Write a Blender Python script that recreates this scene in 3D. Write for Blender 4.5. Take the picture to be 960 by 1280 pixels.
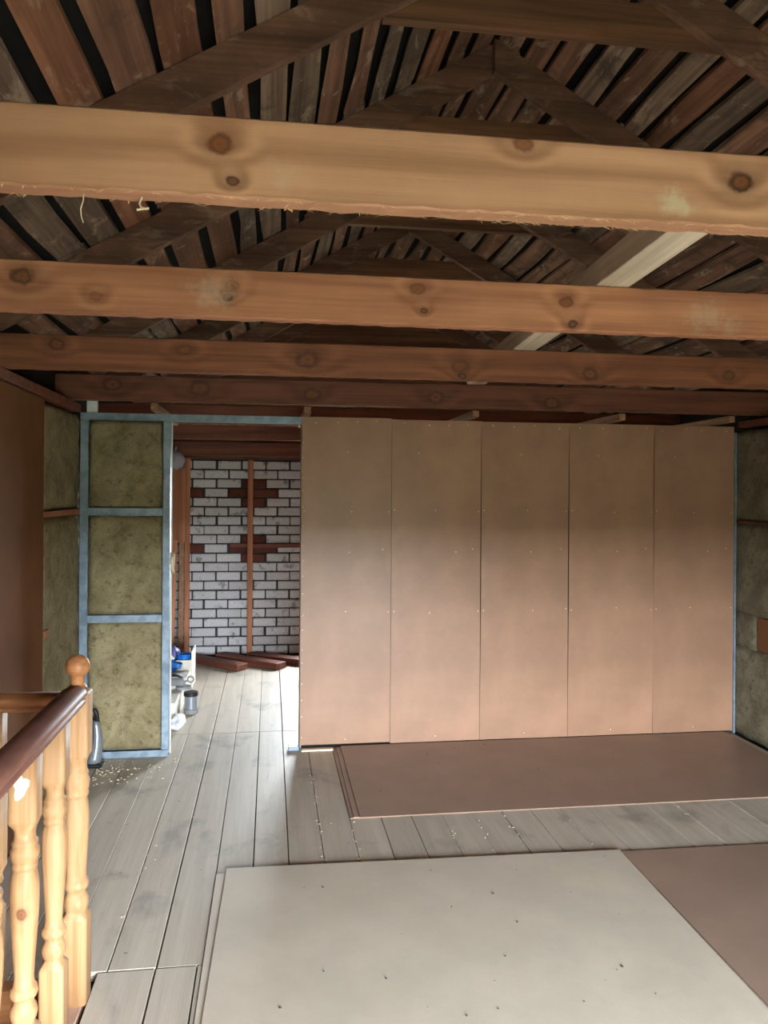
import bpy, bmesh, math, random
from mathutils import Vector, Matrix
random.seed(7)
R = random.Random(11)
for o in list(bpy.data.objects): bpy.data.objects.remove(o)
scene = bpy.context.scene
C = scene.collection

# ------------------------------------------------------------------ camera
cam = bpy.data.cameras.new('camera'); camo = bpy.data.objects.new('camera', cam); C.objects.link(camo)
cam.sensor_fit = 'HORIZONTAL'; cam.sensor_width = 36.0; cam.lens = 37.5
cam.shift_y = -22/960.0; cam.clip_start = .02
YAW = math.radians(8.1); ROLL = 0.007
f_ = Vector((math.sin(YAW), math.cos(YAW), 0)); r_ = Vector((math.cos(YAW), -math.sin(YAW), 0)); u_ = Vector((0, 0, 1))
r2 = r_*math.cos(ROLL)+u_*math.sin(ROLL); u2 = u_*math.cos(ROLL)-r_*math.sin(ROLL)
M = Matrix((r2, u2, -f_)).transposed().to_4x4(); M.translation = Vector((0, 0, 1.7))
camo.matrix_world = M
scene.camera = camo

# ------------------------------------------------------------------ world: even overcast sky
SKY = 40.0
w = bpy.data.worlds.new('overcast_sky'); scene.world = w; w.use_nodes = True
bg = w.node_tree.nodes['Background']; bg.inputs[0].default_value = (0.82, 0.92, 1.0, 1); bg.inputs[1].default_value = SKY

# windows of the house: (x0,x1,z0,z1)
WIN_F = (0.0, 1.7, 0.12, 1.50); YF = -1.0      # behind the camera
WIN_B = (0.38, 1.10, 0.45, 1.98); YB = 8.48      # gable of the far room
def portal(name, win, y, direction):
    l = bpy.data.lights.new(name, 'AREA'); l.shape = 'RECTANGLE'; l.size = win[1]-win[0]; l.size_y = win[3]-win[2]
    l.cycles.is_portal = True
    o = bpy.data.objects.new(name, l); C.objects.link(o)
    o.location = ((win[0]+win[1])/2, y, (win[2]+win[3])/2)
    o.rotation_euler = (math.radians(90 if direction > 0 else -90), 0, 0)   # -Z axis to +Y / -Y
portal('window_daylight', WIN_F, YF-.14, 1)
portal('window_daylight', WIN_B, YB+.24, -1)

vs = scene.view_settings
vs.view_transform = 'Standard'; vs.look = 'None'; vs.gamma = 1.0; vs.use_curve_mapping = False
vs.exposure = 1.95

# ------------------------------------------------------------------ node helpers
class NT:
    def __init__(s, name, rough=.7, metal=0.0, spec=.3):
        s.m = bpy.data.materials.new(name); s.m.use_nodes = True; s.t = s.m.node_tree
        s.b = s.t.nodes['Principled BSDF']; s.b.inputs['Roughness'].default_value = rough
        s.b.inputs['Metallic'].default_value = metal; s.b.inputs['Specular IOR Level'].default_value = spec
    def n(s, typ, **kw):
        x = s.t.nodes.new(typ)
        for k, v in kw.items(): setattr(x, k, v)
        return x
    def link(s, a, b): s.t.links.new(a, b)
    def val(s, x, sock):
        if isinstance(x, (int, float)): sock.default_value = x
        elif isinstance(x, tuple): sock.default_value = x if len(x) != 3 or sock.type == 'VECTOR' else (*x, 1)
        else: s.link(x, sock)
    def math(s, op, a, b=0.0, c=None, clamp=False):
        x = s.n('ShaderNodeMath', operation=op, use_clamp=clamp); s.val(a, x.inputs[0]); s.val(b, x.inputs[1])
        if c is not None: s.val(c, x.inputs[2])
        return x.outputs[0]
    def vmath(s, op, a, b=(0, 0, 0)):
        x = s.n('ShaderNodeVectorMath', operation=op); s.val(a, x.inputs[0]); s.val(b, x.inputs[1]); return x.outputs[0]
    def mix(s, fac, a, b, mode='MIX'):
        x = s.n('ShaderNodeMix', data_type='RGBA', blend_type=mode); s.val(fac, x.inputs[0]); s.val(a, x.inputs[6]); s.val(b, x.inputs[7]); return x.outputs[2]
    def noise(s, vec, scale=5, detail=4, rough=.55, dist=0):
        x = s.n('ShaderNodeTexNoise'); s.link(vec, x.inputs['Vector']); x.inputs['Scale'].default_value = scale
        x.inputs['Detail'].default_value = detail; x.inputs['Roughness'].default_value = rough; x.inputs['Distortion'].default_value = dist
        return x.outputs['Fac']
    def ramp(s, fac, lo, hi, a=0.0, b=1.0):
        x = s.n('ShaderNodeMapRange', interpolation_type='SMOOTHSTEP'); s.val(fac, x.inputs[0])
        for i, v in enumerate((lo, hi, a, b)): s.val(v, x.inputs[i+1])
        return x.outputs[0]
    def objco(s): return s.n('ShaderNodeTexCoord').outputs['Object']
    def pos(s): return s.n('ShaderNodeNewGeometry').outputs['Position']
    def rnd(s): return s.n('ShaderNodeObjectInfo').outputs['Random']
    def bump(s, h, strength=.3, dist=.01):
        x = s.n('ShaderNodeBump'); x.inputs['Strength'].default_value = strength; x.inputs['Distance'].default_value = dist
        s.link(h, x.inputs['Height']); s.link(x.outputs[0], s.b.inputs['Normal'])
    def col(s, c): s.val(c, s.b.inputs['Base Color']); return s.m

def lin(*c):
    return tuple((x/255/12.92 if x/255 < .04045 else ((x/255+.055)/1.055)**2.4) for x in c)

KR = lin(150, 92, 54); KN = lin(92, 52, 30); KD = lin(60, 34, 24); WH = lin(205, 200, 178)
def wood(name, c1, c2, axis=0, face=2, rings=30, vary=.25, rough=.65, knots=(), grain=.6, dirt=0.0, dirtcol=(.1, .07, .05), pale=0.0):
    """sawn timber: rings across `face` axis, long along `axis`; knots = (along, across, radius, colour, strength) in object space"""
    n = NT(name, rough)
    oc = n.objco(); rn = n.rnd()
    sep = n.n('ShaderNodeSeparateXYZ'); n.link(oc, sep.inputs[0])
    off = n.n('ShaderNodeCombineXYZ'); 
    for i in range(3): n.link(n.math('MULTIPLY', rn, 37.0+13*i), off.inputs[i])
    v = n.vmath('ADD', oc, off.outputs[0])
    sc = [9.0, 9.0, 9.0]; sc[axis] = .55
    st = n.vmath('MULTIPLY', v, tuple(sc))
    sc2 = [60.0, 60.0, 60.0]; sc2[axis] = 1.6
    st2 = n.vmath('MULTIPLY', v, tuple(sc2))
    n1 = n.noise(st, .8, 3); n2 = n.noise(st2, 1.0, 3); n3 = n.noise(v, 2.2, 4); n5 = n.noise(v, 26, 5, .65)
    c = n.math('MULTIPLY', sep.outputs[face], rings)
    c = n.math('ADD', c, n.math('MULTIPLY', n1, 16.0))
    ks = []
    for (ka, kz, r, kc, ss) in knots:
        dx = n.math('MULTIPLY', n.math('SUBTRACT', sep.outputs[axis], ka), .75)
        dz = n.math('SUBTRACT', sep.outputs[face], kz)
        d = n.math('SQRT', n.math('ADD', n.math('MULTIPLY', dx, dx), n.math('MULTIPLY', dz, dz)))
        if kc[0] < .3:
            c = n.math('ADD', c, n.ramp(d, r*3.6, 0, 0, 6.5))
            d = n.math('ADD', d, n.math('MULTIPLY', n.math('SUBTRACT', n5, .5), r*1.1))
            ks.append((n.ramp(d, r*2.6, r*.7, 0, ss*.4), kc))
            ks.append((n.ramp(d, r*1.1, r*.6, 0, ss), kc))
            ks.append((n.math('MULTIPLY', n.ramp(d, r*1.0, r*.5), n.math('MULTIPLY_ADD', n.math('SINE', n.math('MULTIPLY', d, 5.5/r)), .3, .1), clamp=True), KR))
        else:
            d = n.math('ADD', d, n.math('MULTIPLY', n.math('SUBTRACT', n5, .5), r*3.2))
            ks.append((n.ramp(d, r*1.3, r*.1, 0, ss), kc))
    g = n.math('MULTIPLY_ADD', n.math('SINE', c), .5, .5)
    g = n.math('MULTIPLY', g, grain)
    g = n.math('ADD', g, n.math('MULTIPLY', n.ramp(n2, .35, .7), 1-grain))
    colr = n.mix(g, tuple(min(1, x*1.06) for x in c1), tuple(x*.9 for x in c2))
    colr = n.mix(n.ramp(n3, .38, .72, 0, .35), colr, tuple(x*.62 for x in c2))
    br = n.math('MULTIPLY_ADD', rn, 2*vary, 1-vary)
    comb = n.n('ShaderNodeCombineColor'); 
    for i in range(3): n.link(br, comb.inputs[i])
    colr = n.mix(1.0, colr, comb.outputs[0], 'MULTIPLY')
    if dirt:
        nd = n.noise(v, 3.5, 6, .65)
        colr = n.mix(n.ramp(nd, .5, .68, 0, dirt), colr, dirtcol)
    if pale:
        sc3 = [1.0, 1.0, 1.0]; sc3[axis] = .35
        np_ = n.noise(n.vmath('MULTIPLY', n.vmath('ADD', v, (7.1, 3.3, 9.7)), tuple(sc3)), 11, 6, .7, .6)
        colr = n.mix(n.ramp(np_, .54, .66, 0, pale), colr, lin(188, 168, 146))
    for fac, kc in ks: colr = n.mix(fac, colr, kc)
    n.col(colr); n.bump(n.math('ADD', n2, n.math('MULTIPLY', g, .3)), .25, .004)
    return n.m

def hardboard(name, c, rough=.55, spec=.35, mottle=.12):
    n = NT(name, rough, 0, spec)
    p = n.objco(); rn = n.rnd()
    a = n.noise(p, 3.0, 5, .6); b = n.noise(p, 260, 2); s_ = n.noise(n.vmath('MULTIPLY', p, (1, 1, 1)), 14, 4)
    col = n.mix(n.ramp(a, .3, .75), tuple(x*(1-mottle) for x in c), tuple(min(1, x*(1+mottle)) for x in c))
    col = n.mix(n.ramp(s_, .55, .8, 0, .18), col, tuple(x*.8 for x in c))
    col = n.mix(n.ramp(b, .4, .7, 0, .15), col, tuple(x*.7 for x in c))
    br = n.math('MULTIPLY_ADD', rn, .1, .95); cc = n.n('ShaderNodeCombineColor')
    for i in range(3): n.link(br, cc.inputs[i])
    col = n.mix(1.0, col, cc.outputs[0], 'MULTIPLY')
    n.col(col); n.bump(b, .06, .001); return n.m

def plain(name, c, rough=.6, metal=0, spec=.3, vary=.15, scale=8):
    n = NT(name, rough, metal, spec); p = n.objco()
    a = n.noise(p, scale, 5, .6)
    n.col(n.mix(n.ramp(a, .3, .7), tuple(x*(1-vary) for x in c), tuple(min(1, x*(1+vary)) for x in c)))
    return n.m

MAT = {}
# beams: pale pine near, red-brown stained further in
MAT['beam1'] = wood('pale_pine_beam', lin(192, 147, 118), lin(168, 120, 92), 0, 2, 70, .03, .6, grain=.78, knots=[
    (-.099, 2.364, .021, KN, .9), (-.076, 2.295, .011, KD, .9), (.499, 2.405, .019, KN, .8), (.967, 2.358, .024, KD, .95), (.825, 2.307, .03, WH, .45), (.02, 2.31, .03, WH, .12)])
MAT['beam2'] = wood('orange_pine_beam', lin(186, 130, 98), lin(158, 103, 76), 0, 2, 60, .03, .62, grain=.55, knots=[
    (-.764, 2.368, .03, KD, .8), (-.545, 2.315, .018, KN, .5), (-.126, 2.366, .02, KN, .5), (-.138, 2.327, .014, KD, .8), (-.188, 2.343, .055, WH, .25), (.479, 2.38, .022, KN, .7), (.501, 2.311, .011, KD, .9), (.994, 2.358, .024, KN, .8), (1.017, 2.285, .017, KD, .9), (1.511, 2.332, .06, WH, .22), (1.6, 2.30, .04, WH, .15)])
MAT['beam3'] = wood('red_brown_beam', lin(142, 90, 64), lin(114, 68, 47), 0, 2, 50, .03, .62, grain=.5, knots=[
    (-.973, 2.375, .03, KD, .6), (-.403, 2.37, .03, KN, .6), (.174, 2.34, .05, KD, .6), (.917, 2.33, .04, KN, .7), (.929, 2.283, .02, KD, .8), (1.587, 2.31, .035, KD, .6), (2.33, 2.322, .03, KD, .7)])
MAT['beam4'] = wood('dark_red_brown_beam', lin(122, 74, 56), lin(98, 56, 42), 0, 2, 50, .03, .62, grain=.5, knots=[
    (-.962, 2.36, .05, KD, .6), (-.436, 2.35, .06, KD, .65), (.258, 2.33, .05, KD, .6), (1.059, 2.33, .05, KD, .5), (1.841, 2.31, .05, KD, .5)])
MAT['stain'] = wood('stained_red_brown_timber', lin(128, 76, 57), lin(98, 54, 42), 0, 2, 36, .12, .6)
MAT['stain_z'] = wood('stained_upright_timber', lin(186, 122, 86), lin(150, 92, 62), 2, 0, 60, .1, .6)
MAT['rafter'] = wood('old_brown_rafter', lin(126, 92, 73), lin(90, 62, 49), 0, 2, 30, .15, .75, dirt=.45, dirtcol=lin(74, 56, 48), pale=.22)
MAT['collar'] = wood('brown_collar_timber', lin(132, 92, 66), lin(92, 62, 45), 0, 2, 36, .12, .7)
MAT['runner'] = wood('pale_grey_runner', lin(214, 200, 180), lin(184, 168, 148), 1, 0, 40, .05, .75)
MAT['batten'] = wood('pale_batten', lin(164, 126, 96), lin(134, 98, 72), 1, 0, 60, .1, .7)
MAT['lath'] = wood('fresh_white_lath', lin(240, 226, 204), lin(220, 200, 172), 0, 2, 60, .02, .7)
MAT['splinter'] = wood('splintered_pine', lin(214, 180, 144), lin(190, 152, 116), 0, 2, 60, .02, .7)
MAT['roof'] = wood('rough_roof_board', lin(140, 102, 82), lin(100, 70, 56), 1, 0, 46, .25, .85, dirt=.75, dirtcol=lin(64, 50, 44), pale=.5)
MAT['roof_o'] = wood('orange_roof_board', lin(140, 96, 72), lin(106, 70, 52), 1, 0, 46, .2, .85, dirt=.5, dirtcol=lin(70, 46, 34), pale=.3)
MAT['roof_g'] = wood('grey_roof_board', lin(142, 120, 102), lin(102, 82, 69), 1, 0, 46, .25, .85, dirt=.75, dirtcol=lin(66, 56, 48), pale=.45)
MAT['rail'] = wood('varnished_pine', lin(184, 143, 102), lin(166, 122, 80), 2, 0, 70, .05, .55, grain=.35)
MAT['rail_x'] = wood('varnished_pine_rail', lin(180, 122, 78), lin(160, 102, 62), 0, 2, 60, .04, .5, grain=.35)
MAT['rail_patch'] = wood('varnished_pine_with_marks', lin(184, 143, 102), lin(166, 122, 80), 2, 0, 70, .03, .55, grain=.35, knots=[(.60, .002, .013, KN, .8)])
MAT['handrail'] = plain('brown_red_handrail_varnish', lin(126, 84, 72), .52, 0, .3, .14, 9)
MAT['fascia'] = plain('pinkish_primed_board', lin(196, 160, 140), .6)

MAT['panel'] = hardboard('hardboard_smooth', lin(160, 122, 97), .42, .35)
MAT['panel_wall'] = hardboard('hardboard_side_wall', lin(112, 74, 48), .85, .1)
MAT['sheet_pale'] = hardboard('hardboard_pale_face', lin(204, 190, 171), .6, .25, .07)
MAT['sheet_brown'] = hardboard('hardboard_brown_face', lin(158, 131, 115), .4, .35, .08)
MAT['sheet_edge'] = hardboard('hardboard_edge', lin(150, 122, 104), .8, .2)

# weathered floor boards
def floor_mat():
    n = NT('weathered_grey_floor_board', .6, 0, .35)
    oc = n.objco(); rn = n.rnd(); p = n.pos()
    off = n.n('ShaderNodeCombineXYZ'); n.link(n.math('MULTIPLY', rn, 91), off.inputs[0]); n.link(n.math('MULTIPLY', rn, 53), off.inputs[1])
    v = n.vmath('ADD', oc, off.outputs[0])
    g1 = n.noise(n.vmath('MULTIPLY', v, (26, 1.1, 26)), 1.0, 5, .6)
    g2 = n.noise(n.vmath('MULTIPLY', v, (120, 3, 120)), 1.0, 3)
    st = n.noise(n.vmath('MULTIPLY', p, (1.4, 1, 1)), 2.4, 6, .62, .4)
    sp = n.noise(p, 22, 3, .5)
    a = n.mix(n.ramp(g1, .3, .72), lin(198, 185, 168), lin(184, 171, 154))
    a = n.mix(n.ramp(g2, .5, .8, 0, .15), a, lin(118, 108, 98))
    a = n.mix(n.ramp(st, .52, .7, 0, .5), a, lin(124, 116, 110))
    a = n.mix(n.ramp(st, .4, .2, 0, .5), a, lin(184, 178, 170))
    a = n.mix(n.ramp(sp, .72, .78, 0, .7), a, lin(92, 80, 72))
    br = n.math('MULTIPLY_ADD', rn, .14, .93); cc = n.n('ShaderNodeCombineColor')
    for i in range(3): n.link(br, cc.inputs[i])
    n.col(n.mix(1.0, a, cc.outputs[0], 'MULTIPLY')); n.bump(g2, .15, .003)
    return n.m
MAT['floor'] = floor_mat()
MAT['dark'] = plain('dark_void', (.02, .016, .013), .95, 0, .1)
MAT['felt'] = plain('black_roofing_felt', (.012, .011, .011), .95, 0, .1)
def wool_mat(name, c1, c2):
    n = NT(name, .95, 0, .1); p = n.objco(); rn = n.rnd()
    a = n.noise(p, 6, 6, .65, .5); b = n.noise(p, 30, 6, .7); d = n.noise(n.vmath('MULTIPLY', p, (1, 1, 2.2)), 90, 4, .7)
    c = n.mix(n.ramp(a, .3, .7), c1, c2)
    c = n.mix(n.ramp(b, .5, .7, 0, .75), c, tuple(x*.45 for x in c1))
    c = n.mix(n.ramp(d, .5, .75, 0, .35), c, tuple(min(1, x*1.35) for x in c2))
    n.col(c); n.bump(n.math('ADD', b, d), .7, .01); return n.m
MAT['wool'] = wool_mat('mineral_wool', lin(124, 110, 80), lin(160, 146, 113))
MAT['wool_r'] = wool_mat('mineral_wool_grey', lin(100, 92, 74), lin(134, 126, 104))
def galv():
    n = NT('galvanised_steel', .5, .3, .5); p = n.objco()
    a = n.noise(p, 18, 4, .6); b = n.noise(n.vmath('MULTIPLY', p, (3, 3, .6)), 4, 3)
    c = n.mix(n.ramp(a, .35, .65), lin(118, 133, 146), lin(140, 155, 168)); c = n.mix(n.ramp(b, .55, .75, 0, .4), c, lin(108, 122, 136))
    n.col(c); n.link(n.ramp(a, .3, .7, .28, .5), n.b.inputs['Roughness']); return n.m
MAT['galv'] = galv()
MAT['mortar'] = plain('dark_grey_mortar', lin(58, 57, 60), .95, 0, .1, .3, 12)
def brick_mat(name, c, blot, vary=.1, amt=.75):
    n = NT(name, .9, 0, .15); p = n.pos(); rn = n.rnd(); oc = n.objco()
    a = n.noise(p, 9, 5, .65); b = n.noise(p, 60, 4, .6)
    k = n.mix(n.ramp(b, .35, .7), tuple(x*.9 for x in c), tuple(min(1, x*1.06) for x in c))
    k = n.mix(n.ramp(a, .56, .68, 0, amt), k, blot)
    br = n.math('MULTIPLY_ADD', rn, 2*vary, 1-vary); cc = n.n('ShaderNodeCombineColor')
    for i in range(3): n.link(br, cc.inputs[i])
    n.col(n.mix(1.0, k, cc.outputs[0], 'MULTIPLY')); n.bump(b, .3, .004); return n.m
MAT['brick_w'] = brick_mat('white_silicate_brick', lin(190, 187, 189), lin(100, 94, 94))
MAT['brick_r'] = brick_mat('red_clay_brick', lin(96, 54, 44), lin(56, 42, 40), .2)
MAT['white'] = plain('white_plastic', lin(226, 228, 232), .5)
MAT['cream'] = plain('white_window_paint', lin(226, 224, 218), .5)
MAT['card'] = plain('white_carton', lin(214, 206, 194), .8)
MAT['blue'] = plain('blue_plastic', lin(28, 104, 190), .4, 0, .5)
MAT['violet'] = plain('violet_bag_film', lin(96, 92, 150), .4)
MAT['grey'] = plain('mid_grey_paint', lin(128, 128, 128), .45)
MAT['black'] = plain('black_rubber', lin(28, 28, 30), .5)
MAT['silver'] = plain('silver_shell', lin(150, 156, 162), .3, .5, .5)
MAT['lav'] = plain('grey_lavender_film', lin(148, 142, 150), .6)
MAT['chip'] = plain('pale_crumbs', lin(222, 206, 182), .9)
MAT['speck'] = plain('dark_specks', lin(64, 54, 46), .9)
MAT['ground'] = plain('dark_grass_ground', lin(74, 76, 56), .95, 0, .1, .3, .3)
MAT['plaster'] = plain('grey_gable_boarding', lin(96, 80, 64), .85)
n_ = NT('window_glass', .02); g_ = n_.n('ShaderNodeBsdfTransparent'); gl_ = n_.n('ShaderNodeBsdfGlossy'); gl_.inputs['Roughness'].default_value = .02
mx_ = n_.n('ShaderNodeMixShader'); mx_.inputs[0].default_value = .06; n_.link(g_.outputs[0], mx_.inputs[1]); n_.link(gl_.outputs[0], mx_.inputs[2])
n_.link(mx_.outputs[0], n_.t.nodes['Material Output'].inputs['Surface']); MAT['glass'] = n_.m

# ------------------------------------------------------------------ mesh helpers
def wl(o):
    v = Vector((0, 0, 0))
    while o is not None: v = v+o.location; o = o.parent
    return v
def link(name, me, mat, parent=None, loc=(0, 0, 0), rot=None):
    o = bpy.data.objects.new(name, me); C.objects.link(o)
    if mat is not None:
        me.materials.clear(); me.materials.append(MAT[mat] if isinstance(mat, str) else mat)
    o.location = Vector(loc)-(wl(parent) if parent else Vector((0, 0, 0))); o.parent = parent
    if rot: o.rotation_euler = rot
    return o
def tag(o, label=None, cat=None, group=None, kind=None):
    if label: o['label'] = label
    if cat: o['category'] = cat
    if group: o['group'] = group
    if kind: o['kind'] = kind
    return o
def empty(name, loc=(0, 0, 0), rz=0):
    o = bpy.data.objects.new(name, None); C.objects.link(o); o.location = loc; o.rotation_euler = (0, 0, rz); o.empty_display_size = .1
    return o
def bm_mesh(bm, name, smooth=False):
    me = bpy.data.meshes.new(name); bm.normal_update(); bm.to_mesh(me); bm.free()
    if smooth:
        for p in me.polygons: p.use_smooth = True
    return me
def addbox(bm, x0, x1, y0, y1, z0, z1):
    v = [bm.verts.new((x, y, z)) for x in (x0, x1) for y in (y0, y1) for z in (z0, z1)]
    for q in ((0, 1, 3, 2), (4, 6, 7, 5), (0, 4, 5, 1), (2, 3, 7, 6), (0, 2, 6, 4), (1, 5, 7, 3)): bm.faces.new([v[i] for i in q])
    return v
def box_mesh(name, sx, sy, sz, bev=0.0):
    bm = bmesh.new(); addbox(bm, -sx/2, sx/2, -sy/2, sy/2, -sz/2, sz/2)
    if bev: bmesh.ops.bevel(bm, geom=bm.edges[:], offset=bev, segments=1, affect='EDGES')
    return bm_mesh(bm, name)
def box(name, x0, x1, y0, y1, z0, z1, mat, parent=None, bev=0.0, world=False, rot=None):
    """a box object; origin at its centre, or at the parent/world origin when world=True (materials with placed knots)"""
    if world:
        bm = bmesh.new(); addbox(bm, x0, x1, y0, y1, z0, z1)
        if bev: bmesh.ops.bevel(bm, geom=bm.edges[:], offset=bev, segments=1, affect='EDGES')
        return link(name, bm_mesh(bm, name), mat, parent)
    return link(name, box_mesh(name, x1-x0, y1-y0, z1-z0, bev), mat, parent, ((x0+x1)/2, (y0+y1)/2, (z0+z1)/2), rot)
def boxes(name, L, mat, parent=None):
    bm = bmesh.new()
    for b in L: addbox(bm, *b)
    return link(name, bm_mesh(bm, name), mat, parent)
def loft(bm, rings, close=True, cap=True):
    vr = [[bm.verts.new(p) for p in r] for r in rings]
    for a, b in zip(vr, vr[1:]):
        k = len(a)
        for i in range(k if close else k-1): bm.faces.new((a[i], a[(i+1) % k], b[(i+1) % k], b[i]))
    if cap and close: bm.faces.new(list(reversed(vr[0]))); bm.faces.new(vr[-1])
    return vr
def tube(bm, pts, rad, seg=10, cap=True):
    pts = [Vector(p) for p in pts]; rings = []; up = Vector((0.13, .21, 1)).normalized()
    for i, p in enumerate(pts):
        d = (pts[min(i+1, len(pts)-1)]-pts[max(i-1, 0)]).normalized()
        a = d.cross(up)
        if a.length < 1e-3: a = d.cross(Vector((1, 0, 0)))
        a.normalize(); b = d.cross(a)
        r = rad[i] if isinstance(rad, (list, tuple)) else rad
        rings.append([p+(a*math.cos(t)+b*math.sin(t))*r for t in [2*math.pi*k/seg for k in range(seg)]])
    loft(bm, rings, True, cap)
def rough_box(name, x0, x1, y0, y1, z0, z1, mat, parent, axis, step=.05, amp=.008, seed=1, edge=.0):
    """mineral wool batt: big faces gridded and jittered along `axis`, ragged outline"""
    rr = random.Random(seed); lo = [x0, y0, z0]; hi = [x1, y1, z1]; ctr = [(a+b)/2 for a, b in zip(lo, hi)]
    ax = [i for i in range(3) if i != axis]; nn = [max(2, int((hi[a]-lo[a])/step)) for a in ax]
    bm = bmesh.new(); G = []
    for side in (0, 1):
        g = []
        for i in range(nn[0]+1):
            row = []
            for j in range(nn[1]+1):
                p = [0, 0, 0]; u = lo[ax[0]]+(hi[ax[0]]-lo[ax[0]])*i/nn[0]; v = lo[ax[1]]+(hi[ax[1]]-lo[ax[1]])*j/nn[1]
                if i in (0, nn[0]): u += rr.uniform(-1, 1)*edge
                if j in (0, nn[1]): v += rr.uniform(-1, 1)*edge*.6
                p[ax[0]] = u; p[ax[1]] = v
                rim = .5 if i in (0, nn[0]) or j in (0, nn[1]) else 0
                p[axis] = (hi if side else lo)[axis]+(rr.uniform(-1, 0)*amp-rim*amp*1.5)*(1 if side else -1)
                row.append(bm.verts.new([p[k]-ctr[k] for k in range(3)]))
            g.append(row)
        G.append(g)
    for g in G:
        for i in range(nn[0]):
            for j in range(nn[1]): bm.faces.new((g[i][j], g[i+1][j], g[i+1][j+1], g[i][j+1]))
    for i in range(nn[0]):
        for j in (0, nn[1]): bm.faces.new((G[0][i][j], G[0][i+1][j], G[1][i+1][j], G[1][i][j]))
    for j in range(nn[1]):
        for i in (0, nn[0]): bm.faces.new((G[0][i][j], G[0][i][j+1], G[1][i][j+1], G[1][i][j]))
    bmesh.ops.recalc_face_normals(bm, faces=bm.faces[:])
    return link(name, bm_mesh(bm, name, True), mat, parent, ctr)
def wall_mesh(bm, x0, x1, y0, y1, z0, z1, hole=None):
    if not hole: addbox(bm, x0, x1, y0, y1, z0, z1); return
    a, b, c, d = hole
    addbox(bm, x0, a, y0, y1, z0, z1); addbox(bm, b, x1, y0, y1, z0, z1); addbox(bm, a, b, y0, y1, z0, c); addbox(bm, a, b, y0, y1, d, z1)
def prism(bm, poly, y0, y1):
    loft(bm, [[(x, y, z) for x, z in poly] for y in (y0, y1)])
    bmesh.ops.recalc_face_normals(bm, faces=bm.faces[:])

XL, XR = -1.2, 3.31
RX, RZ, RS = 1.1, 3.99, .58          # ridge x, height of rafter tops there, slope
rz_at = lambda x: RZ-RS*abs(x-RX)
# ================================================================== SETTING
# outside ground
bm = bmesh.new(); addbox(bm, -600, 600, -600, 600, -3.4, -3.2)
tag(link('ground', bm_mesh(bm, 'ground'), 'ground'), 'dark grassy ground outside around the house', 'ground', kind='structure')

# ---- floor with single boards
fl = boxes('floor', [(-.58, 3.42, YF, YB, -.2, -.036), (-1.3, -.58, 2.86, YB, -.2, -.036)], 'dark')
tag(fl, 'weathered grey plank floor of the loft with dark gaps', 'floor', kind='structure')
xs = [XL, -1.05, -.89, -.727, -.563, -.393, -.227, -.066]
while xs[-1] < XR-.1: xs.append(xs[-1]+.1635)
xs[-1] = XR
def floor_board(x0, x1, y0, y1):
    g0 = R.choice((.001, .0016, .0022, .003, .004)); dz = R.uniform(-.0025, 0)
    o = box('floor_board', x0+g0, x1-g0*.6, y0+.002, y1-.002, -.034+dz, dz, 'floor', fl, .0016); return o
for i in range(len(xs)-1):
    a, b = xs[i], xs[i+1]
    floor_board(a, b, 5.785, 8.46)
    if b <= -.2: floor_board(a, b, 2.95 if b > -.6 else 2.87, 5.78)
    else: floor_board(a, b, YF+.02, 5.78)
floor_board(-.594, -.397, YF+.02, 2.945); floor_board(-.393, -.25, YF+.02, 2.945); floor_board(-.247, -.23, YF+.02, 2.945)

# ---- roof underside: black felt planes + single rough boards
bm = bmesh.new(); T = .05
for s in (-1, 1):
    e = 2.75
    prism(bm, [(RX, RZ+T), (RX+s*e, RZ-RS*e+T), (RX+s*e, RZ-RS*e+T+.06), (RX, RZ+T+.06)], YF-.1, YB+.1)
ceil = tag(link('ceiling', bm_mesh(bm, 'ceiling'), 'felt'), 'dark pitched roof underside of rough boards with black gaps', 'roof', kind='structure')
def roof_board(x0, x1, y0, y1, mat, th=.022):
    n = 12; rr = R; s = 1 if x0 >= RX else -1; wav = .006
    cx, cy = (x0+x1)/2, (y0+y1)/2; cz = rz_at(cx)+.013
    P0, P1 = rr.random()*9, rr.random()*9; A0, A1 = rr.uniform(.002, .011), rr.uniform(.002, .011)
    rings = []
    for i in range(n+1):
        y = y0+(y1-y0)*i/n
        ea = x0+A0*math.sin(P0+i*1.3)+rr.uniform(-1, 1)*wav; eb = x1+A1*math.sin(P1+i*1.1)+rr.uniform(-1, 1)*wav
        lo = .002
        za, zb = rz_at(ea)+lo, rz_at(eb)+lo
        rings.append([(ea-cx, y-cy, za-cz), (eb-cx, y-cy, zb-cz), (eb-cx, y-cy, zb+th-cz), (ea-cx, y-cy, za+th-cz)])
    bm = bmesh.new(); loft(bm, rings); bmesh.ops.recalc_face_normals(bm, faces=bm.faces[:])
    return link('roof_board', bm_mesh(bm, 'roof_board'), mat, ceil, (cx, cy, cz))
gl = [1.09, .96, .83, .70, .575, .45, .325, .2, .07, -.075, -.215, -.38, -.55, -.705, -.86, -1.02, -1.2, -1.4]
gr = [1.11, 1.24, 1.365, 1.49, 1.625, 1.76, 1.88, 2.0, 2.13, 2.28, 2.43, 2.6, 2.75, 2.9, 3.05, 3.22, 3.42, 3.6]
for G in (gl, gr):
    for a, b in zip(G, G[1:]):
        x0, x1 = min(a, b), max(a, b)
        sp = R.choice((3.9, 5.17, 6.4))
        for y0, y1 in ((YF-.05, sp-.003), (sp+.003, YB+.05)):
            h0, h1 = R.uniform(.008, .028), R.uniform(.008, .028)
            m = R.choices(('roof', 'roof_o', 'roof_g'), (.62, .16, .22))[0]
            if G is gl and abs(a+.215) < .01: m = 'roof_o'
            roof_board(x0+h0, x1-h1, y0, y1, m)

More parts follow.
